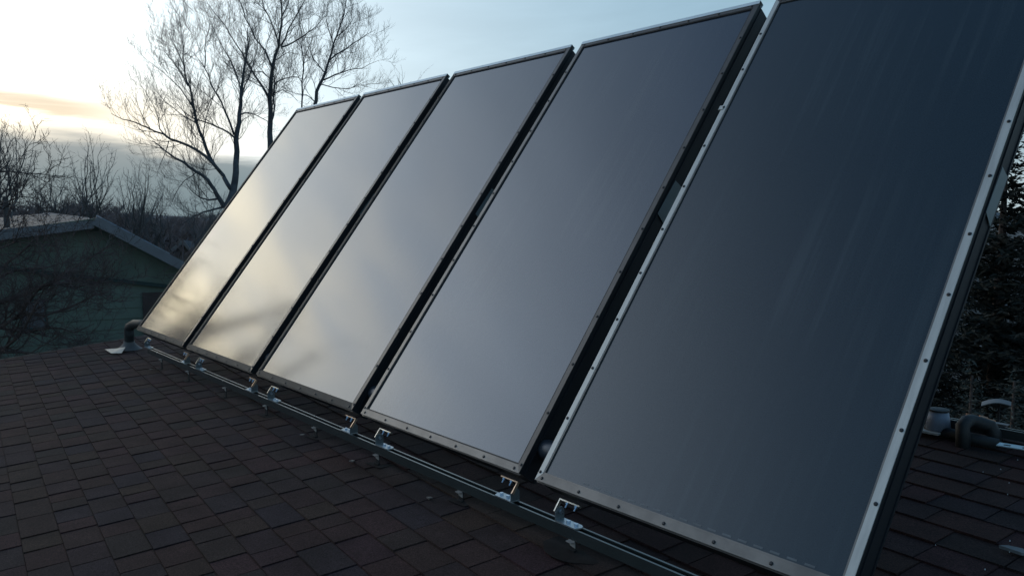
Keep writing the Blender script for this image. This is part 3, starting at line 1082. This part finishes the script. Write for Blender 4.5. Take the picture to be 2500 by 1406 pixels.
# upright shrubs behind the green house
def shoots(name, label, px0, px1, ytop, ybase, depth, n, seed, lean=0.0, tw=M_TWIG, group='bare shrubs behind the green house', r0=.016, sd=(.10, .45)):
    rng = random.Random(seed)
    xm = (px0 + px1) / 2
    root = at(xm, ybase, depth)
    foot = Vector((root.x, root.y, -3.6))
    t = thing(name, label, 'shrub', foot, group)
    st_, tw_ = MB(), MB()
    # short trunk
    st_.tube([Vector((0, 0, -.1)), Vector((.05, 0, (root.z - foot.z) * .5)), root - foot], [.09, .07, .05], 7)
    for k in range(n):
        x = rng.uniform(px0, px1)
        f = 1 - abs(x - xm) / max(1, (px1 - px0)) * .5
        y = ytop + (ybase - ytop) * (1 - f) + rng.uniform(0, (ybase - ytop) * .5) * (k > 2)
        tip = at(x + lean * (ybase - y), y, depth + rng.uniform(-1.2, 1.2)) - foot
        b0 = root - foot + Vector((rng.uniform(-.3, .3), rng.uniform(-.3, .3), rng.uniform(-.5, .1)))
        pts = []
        c1 = b0.lerp(tip, .4) + (tip - b0).cross(Vector((0, 0, 1))) * 0 + Vector(((tip.x - b0.x) * .25, (tip.y - b0.y) * .25, 0))
        for i in range(7):
            s_ = i / 6
            p = b0 * (1 - s_) ** 2 + c1 * 2 * s_ * (1 - s_) + tip * s_ * s_
            pts.append(p + Vector((rng.gauss(0, .025), rng.gauss(0, .025), 0)))
        rad = [r0 * (1 - .82 * i / 6) for i in range(7)]
        st_.tube(pts, rad, 4, cap=False)
        sprout(tw_, pts, rad, rng, 2, 3, .35, .85, 1.2, frac0=.1, lens=(sd[0], sd[1] * 1.8))
    st_.build('stem', tw, t)
    tw_.build('twigs', tw, t)
    return t


shoots('bare_shrub', 'bare shrub with tall upright shoots rising past the left roof of the green house', 150, 290, 320, 520, 19, 22, 2)
shoots('bare_shrub', 'bare shrub with leaning shoots above the right slope of the green house', 270, 400, 392, 560, 20, 26, 4, lean=.10)
shoots('bare_shrub', 'low bare shrub at the very end of the green house roof', 330, 430, 470, 580, 21, 20, 6)
shoots('bare_shrub', 'bare shrub top poking up at the left edge above the green house', -70, 95, 290, 480, 15, 26, 9, r0=.014)
shoots('bare_shrub', 'short dense bare shrub behind the ridge of the green house', 60, 190, 400, 520, 22, 26, 13)
shoots('bare_shrub', 'bare shrub partly hidden by the farthest collector above the distant gable', 440, 560, 430, 600, 24, 24, 15)

# far wood: one fuzzy mass of bare crowns
fw_ = MB()
rng = random.Random(33)
for k in range(600):
    x = rng.uniform(-520, 640) if k < 420 else rng.uniform(640, 2380)
    dp = rng.uniform(40, 75)
    ytop = 486 + 10 * math.sin(x * .021) + min(60, max(0, (x - 120)) * .11) + rng.uniform(-14, 30)
    tp = at(x, ytop, dp)
    ft = Vector((tp.x, tp.y, -3.6))
    hh = tp.z + 3.6
    if hh < 1:
        continue
    fw_.tube([ft, ft + Vector((0, 0, hh * .5)), ft + Vector((rng.uniform(-.3, .3), 0, hh * .9))], [.12, .07, .015], 4, cap=False)
    for j in range(26):
        s_ = rng.uniform(.10, .88)
        p = ft + Vector((0, 0, hh * s_))
        a_ = rng.uniform(0, 6.283)
        L = (1.12 - s_) * hh * rng.uniform(.35, .7)
        e_ = p + Vector((math.cos(a_) * L * .75, math.sin(a_) * L * .75, L * rng.uniform(.3, .75)))
        fw_.tube([p, e_], [.04, .014], 3, cap=False)
        for m_ in range(9):
            q0 = p.lerp(e_, rng.uniform(.2, 1))
            q1 = q0 + Vector((rng.uniform(-.7, .7), rng.uniform(-.7, .7), rng.uniform(.0, .8))) * (L * .35 + .25)
            fw_.tube([q0, q1], [.020, .007], 3, cap=False)
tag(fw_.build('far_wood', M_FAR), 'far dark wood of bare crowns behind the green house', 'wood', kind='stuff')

LS = .5
# thicket tree in front of the green wall, its crown also mirrored in the collectors
DT = 10.0
thick = [
    ([(-120, 1010), (-90, 900), (-60, 800), (-40, 760)], .15, .09, 0),
    ([(-60, 800), (-10, 742), (60, 720), (130, 690), (180, 655), (240, 618), (292, 588)], .055, .008, .6),
    ([(-60, 830), (0, 800), (50, 765), (100, 700), (150, 690), (200, 690)], .04, .008, -.6),
    ([(-40, 760), (-20, 690), (20, 640), (70, 600), (110, 560)], .045, .008, .5),
    ([(-70, 860), (10, 850), (60, 800), (90, 740), (110, 700)], .04, .008, -.9),
    ([(-40, 760), (-60, 640), (-50, 520), (-20, 440), (20, 400)], .055, .008, -.5),
    ([(0, 800), (60, 812), (120, 800), (180, 812), (230, 790)], .03, .006, -.5),
    ([(50, 765), (110, 770), (170, 750), (230, 720), (280, 712)], .03, .006, .8),
    ([(-20, 690), (40, 660), (110, 655), (170, 640)], .03, .006, -.3),
    ([(0, 860), (50, 860), (100, 870), (140, 850)], .03, .006, -.3),
    ([(-60, 640), (-10, 610), (40, 590), (90, 600)], .025, .006, .3),
    ([(-50, 520), (0, 500), (50, 480), (90, 486)], .02, .005, .3),
    ([(130, 690), (190, 700), (240, 690), (300, 660)], .02, .005, -.3),
    ([(-30, 420), (20, 418), (70, 424), (124, 428)], .02, .006, .2),
]
pix_tree('thicket_tree', 'dark tangled bare tree in front of the green wall at the left edge', DT, thick, 41, M_BARKF, M_TWIGF, dens=1.9, up=.12)
LS = 1.0
# neighbour tree beyond the left edge (seen mirrored in the far collectors)
rt = thing('bare_tree', 'bare tree standing just beyond the left edge, mirrored in the far collectors', 'tree', (-14.2, -2.5, -3.6))
rng = random.Random(77)
tr, cr = MB(), MB()
base_pts = [Vector((0, 0, -.1)), Vector((0, .1, 3.0)), Vector((.1, .2, 5.0))]
tr.tube(base_pts, [.22, .18, .15], 8)
for k in range(14):
    a_ = k * 2.4
    d_ = Vector((math.cos(a_) * .7, math.sin(a_) * .9, rng.uniform(.6, 1.2)))
    if d_.y > 0:
        d_.y *= .4
    p0_ = base_pts[1].lerp(base_pts[2], rng.uniform(.2, 1))
    pts = [p0_]
    dd_ = d_.normalized()
    Lk = rng.uniform(2.6, 4.0)
    for j in range(6):
        dd_ = (dd_ + Vector((rng.gauss(0, .14), rng.gauss(0, .14), .06))).normalized()
        pts.append(pts[-1] + dd_ * Lk / 6)
    rad = [.17 * (1 - .8 * j / 6) for j in range(7)]
    tr.tube(pts, rad, 6, cap=False)
    sprout(cr, pts, rad, rng, 1, 2, .2, .55, 2.5)
tr.build('trunk', M_BARKF, rt, smooth=True)
cr.build('crown', M_TWIGF, rt)

t2 = copy_tree(rt)
t2.location = (-12.2, -3.5, -3.3)
t2.rotation_euler.z = 1.9
t2['label'] = 'second bare tree beyond the left edge, nearer the roof, mirrored in the middle collector'
# ------------------------------------------------------------------ green house
WA = at(233, 530, 14.7)
WN = Vector((CAM.x - WA.x, CAM.y - WA.y, 0)).normalized()


def onwall(px, py, lift=0.0):
    r_ = ray(px, py)
    k = ((WA + WN * lift) - CAM).dot(WN) / r_.dot(WN)
    return CAM + r_ * k


hs = thing('green_house', 'low dark green house with a pale grey gable edge, seen past the farthest collector', 'house', Vector((WA.x, WA.y, -3.6)))
HO = Vector(hs.location)
apex = onwall(236, 533)
rb = onwall(455, 650)
lf = onwall(-420, 600)
rbz = Vector((rb.x, rb.y, -3.6))
lfz = Vector((lf.x, lf.y, -3.6))
wl = MB()
wl.prism([p - HO for p in (lfz, rbz, rb, apex, onwall(0, 562), lf)], -WN * 3.1)
wl.build('wall', M_GREEN, hs)
# right slope and fascia


def slab(name, a, b_, thick, m, back=7.9, front=.35, edge=None, mf=None):
    mb = MB()
    dv = (b_ - a).normalized()
    upv = dv.cross(WN)
    if upv.z < 0:
        upv = -upv
    P = [a + WN * front, b_ + WN * front, b_ - WN * back, a - WN * back]
    mb.hexa([p - HO for p in P] + [p + upv * thick - HO for p in P])
    so_ = mb.build(name, m, hs)
    fb = MB()
    P = [a + WN * (front + .002), b_ + WN * (front + .002), b_ + WN * (front + .03), a + WN * (front + .03)]
    fb.hexa([p - upv * .10 - HO for p in P] + [p + upv * (thick + .02) - HO for p in P])
    fb.build('fascia', mf or M_FASC, so_)
    return so_


a_r = onwall(232, 536, .35) - WN * .35
b_r = onwall(470, 660, .35) - WN * .35
slab('roof_slope', a_r, b_r, .05, M_SNOWR, back=3.2)
# left roof: eave in front, rising away from us
fl_, fr_ = onwall(-420, 602, .3), onwall(229, 540, .3)
bk_, bl_ = at(120, 519, 21), at(-420, 570, 27)
br_ = at(216, 531, 17.5)
lb_ = MB()
lb_.poly([p - HO for p in (fl_, fr_, br_, bk_, bl_)] + [p - HO - Vector((0, 0, .06)) for p in (fl_, fr_, br_, bk_, bl_)],
         [(0, 1, 2, 3, 4), (9, 8, 7, 6, 5), (0, 5, 6, 1), (1, 6, 7, 2), (2, 7, 8, 3), (3, 8, 9, 4), (4, 9, 5, 0)])
lro = lb_.build('roof_slope', M_SNOWR, hs)
fb = MB()
fb.hexa([p - HO for p in (fl_ - Vector((0, 0, .25)), fr_ - Vector((0, 0, .13)), fr_ - Vector((0, 0, .13)) + WN * .03, fl_ - Vector((0, 0, .25)) + WN * .03)] +
        [p - HO for p in (fl_ + Vector((0, 0, .012)), fr_ + Vector((0, 0, .012)), fr_ + Vector((0, 0, .012)) + WN * .03, fl_ + Vector((0, 0, .012)) + WN * .03)])
fb.build('fascia', M_FASC, lro)
# siding boards: long courses, each its own board
zt, zb = WA.z - .2, -3.55
A0 = onwall(-420, 637)
B0 = onwall(452, 706)
# belt trim
bt_ = MB()
ta, tb_ = onwall(-420, 609), onwall(455, 707)
P = [ta + WN * .002, tb_ + WN * .002, tb_ + WN * .10, ta + WN * .10]
bt_.hexa([p - HO for p in P] + [p + Vector((0, 0, .06)) - HO for p in P])
bt_.build('belt_trim', M_TRIMG, hs)
for k in range(11):
    zz = tb_.z - .10 - k * .2
    P = [Vector((ta.x, ta.y, zz)) + WN * .0015, Vector((tb_.x, tb_.y, zz)) + WN * .0015, Vector((tb_.x, tb_.y, zz)) + WN * .022, Vector((ta.x, ta.y, zz)) + WN * .022]
    Q = [Vector((ta.x, ta.y, zz + .192)) + WN * .0015, Vector((tb_.x, tb_.y, zz + .192)) + WN * .0015, Vector((tb_.x, tb_.y, zz + .192)) + WN * .006, Vector((ta.x, ta.y, zz + .192)) + WN * .006]
    MB().hexa([p - HO for p in P] + [p - HO for p in Q]).build('siding_board', M_GREEN, hs)
# door and window
d0_, d1_ = onwall(347, 716), onwall(400, 722)
d0_.z = d1_.z = onwall(352, 714).z
P = [Vector((d0_.x, d0_.y, -3.0)) + WN * .024, Vector((d1_.x, d1_.y, -3.0)) + WN * .024]
dr = MB().hexa([p - HO for p in (P[0], P[1], P[1] + WN * .03, P[0] + WN * .03, d0_ + WN * .024, d1_ + WN * .024, d1_ + WN * .054, d0_ + WN * .054)]).build('door', M_DOOR, hs)
w0, w1 = onwall(48, 728), onwall(112, 738)
wz1, wz0 = onwall(80, 730).z, onwall(80, 806).z
w0.z = w1.z = wz0
fr2 = MB().hexa([p - HO for p in (w0 + WN * .024, w1 + WN * .024, w1 + WN * .05, w0 + WN * .05)] + [p + Vector((0, 0, wz1 - wz0)) - HO for p in (w0 + WN * .024, w1 + WN * .024, w1 + WN * .05, w0 + WN * .05)]).build('window', M_TRIMG, hs)
ed = (w1 - w0)
i0, i1 = w0 + ed * .08, w1 - ed * .08
MB().hexa([p + Vector((0, 0, .05)) - HO for p in (i0 + WN * .051, i1 + WN * .051, i1 + WN * .055, i0 + WN * .055)] + [p + Vector((0, 0, wz1 - wz0 - .05)) - HO for p in (i0 + WN * .051, i1 + WN * .051, i1 + WN * .055, i0 + WN * .055)]).build('pane', M_WIN, fr2)
# snow lying on the right slope
rng = random.Random(50)
M_RS = mat('roof_snow', (.24, .26, .29), .8)
for (fs, ft_, w_) in ((.32, .9, .42), (.50, 1.6, .5), (.44, 2.5, .45), (.66, .8, .35), (.12, 1.4, .35)):
    c_ = a_r + (b_r - a_r) * fs - WN * ft_
    dv = (b_r - a_r).normalized()
    upv = dv.cross(WN)
    if upv.z < 0:
        upv = -upv
    n = 9
    o = [c_ + upv * .052 + dv * (math.cos(6.283 * j / n) * w_ * rng.uniform(.5, 1)) + WN * (math.sin(6.283 * j / n) * w_ * rng.uniform(.6, 1.2)) - HO for j in range(n)]
    MB().prism(o, upv * .04).build('snow_patch', M_RS, hs)

# distant tan gable
gd = 42.0
gh = thing('distant_house', 'small distant tan gabled house peeking out beside the farthest collector', 'house', at(455, 700, gd))
GO = Vector(gh.location)
GO.z = -3.6
gh.location = GO
pk, lw, rw = at(457, 594, gd), at(416, 628, gd), at(492, 640, gd)
wz = lambda p: Vector((p.x, p.y, -3.6))
MB().prism([p - GO for p in (wz(lw), wz(rw), rw, pk, lw)], FW * 8).build('wall', M_TAN, gh)
for a_, b_ in ((lw, pk), (pk, rw)):
    d_ = (b_ - a_)
    a2, b2 = a_ - d_ * .08 * (a_ is lw), b_ + d_ * .08 * (b_ is rw)
    P = [a2 - FW * .5, b2 - FW * .5, b2 + FW * 8.3, a2 + FW * 8.3]
    rs = MB().hexa([p - GO for p in P] + [p + Vector((0, 0, .14)) - GO for p in P]).build('roof_slope', M_SNOWR, gh)
    P = [a2 - FW * .56, b2 - FW * .56, b2 - FW * .51, a2 - FW * .51]
    MB().hexa([p - GO - Vector((0, 0, .05)) for p in P] + [p + Vector((0, 0, .2)) - GO for p in P]).build('rake_trim', M_WHITE, rs)


# ------------------------------------------------------------------ evergreens at the right
def conifer(name, label, foot, height, rbase, seed, m, nlev=46, group=None, card=(.07, .21), z0=.06):
    rng = random.Random(seed)
    t = thing(name, label, 'tree', foot, group)
    MB().tube([(0, 0, -.1), (0, 0, height * .5), (0, 0, height * .97)], [rbase * .055, rbase * .035, .012], 7).build('trunk', M_BARKF, t)
    mb = MB()
    for k in range(nlev):
        s_ = z0 + (1 - z0) * (k + rng.random()) / nlev
        zz = height * s_
        L = rbase * (1 - s_) ** .8 * rng.uniform(.75, 1.15) + .08
        nb = int(7 + 7 * (1 - s_))
        for j in range(nb):
            a_ = rng.uniform(0, 6.283)
            zj = zz + rng.uniform(-1.6, 1.6) * height / nlev
            d = Vector((math.cos(a_), math.sin(a_), 0))
            sv = Vector((-d.y, d.x, 0))
            Lb = L * rng.uniform(.7, 1.1)
            droop = rng.uniform(.05, .35)
            nsp = max(3, int(Lb / .055))
            for q_ in range(nsp):
                f = (q_ + .5) / nsp
                p = Vector((0, 0, zj)) + d * (Lb * f) + Vector((0, 0, -droop * Lb * f + .22 * Lb * f * f))
                for sgn in (-1, 1):
                    cl_ = rng.uniform(*card) * (1.15 - f * .5)
                    e1 = p + (d * rng.uniform(.3, .9) + sv * sgn * rng.uniform(.4, 1) + Vector((0, 0, rng.uniform(-.55, .6)))).normalized() * cl_
                    wv = Vector((rng.gauss(0, 1), rng.gauss(0, 1), rng.gauss(0, 1))).normalized() * cl_ * .16
                    mid = p.lerp(e1, .45)
                    o = len(mb.v)
                    mb.v += [tuple(p), tuple(mid + wv), tuple(e1), tuple(mid - wv)]
                    mb.f.append((o, o + 1, o + 2, o + 3))
    mb.build('crown', m, t)
    return t


def gp(px, depth):
    p = at(px, 700, depth)
    return Vector((p.x, p.y, -3.6))


ev = 'dark evergreens behind the roof at the right'
conifer('spruce_tree', 'dark spruce filling the right edge behind the nearest collector', gp(2440, 12), 6.0, 2.6, 1, M_NEEDLE, 52, ev)
conifer('spruce_tree', 'taller dark spruce at the very right edge reaching above the frame side', gp(2700, 11), 8.6, 2.5, 2, M_NEEDLE, 56, ev)
conifer('spruce_tree', 'dark spruce half hidden directly behind the nearest collector side', gp(2230, 14), 5.6, 2.6, 3, M_NEEDLE, 50, ev)
conifer('spruce_tree', 'distant spruce closing the gap between the two front evergreens', gp(2560, 17), 5.8, 3.0, 4, M_NEEDLE, 50, ev)
conifer('juniper', 'small grey green juniper tips rising just behind the roof pipes', gp(2385, 8.0), 3.05, .8, 5, M_NEEDLE2, 44, None, (.03, .08), .3)
conifer('juniper', 'low juniper right behind the pale junction box at the right edge', gp(2490, 8.4), 2.9, .8, 6, M_NEEDLE2, 40, None, (.03, .08), .3)
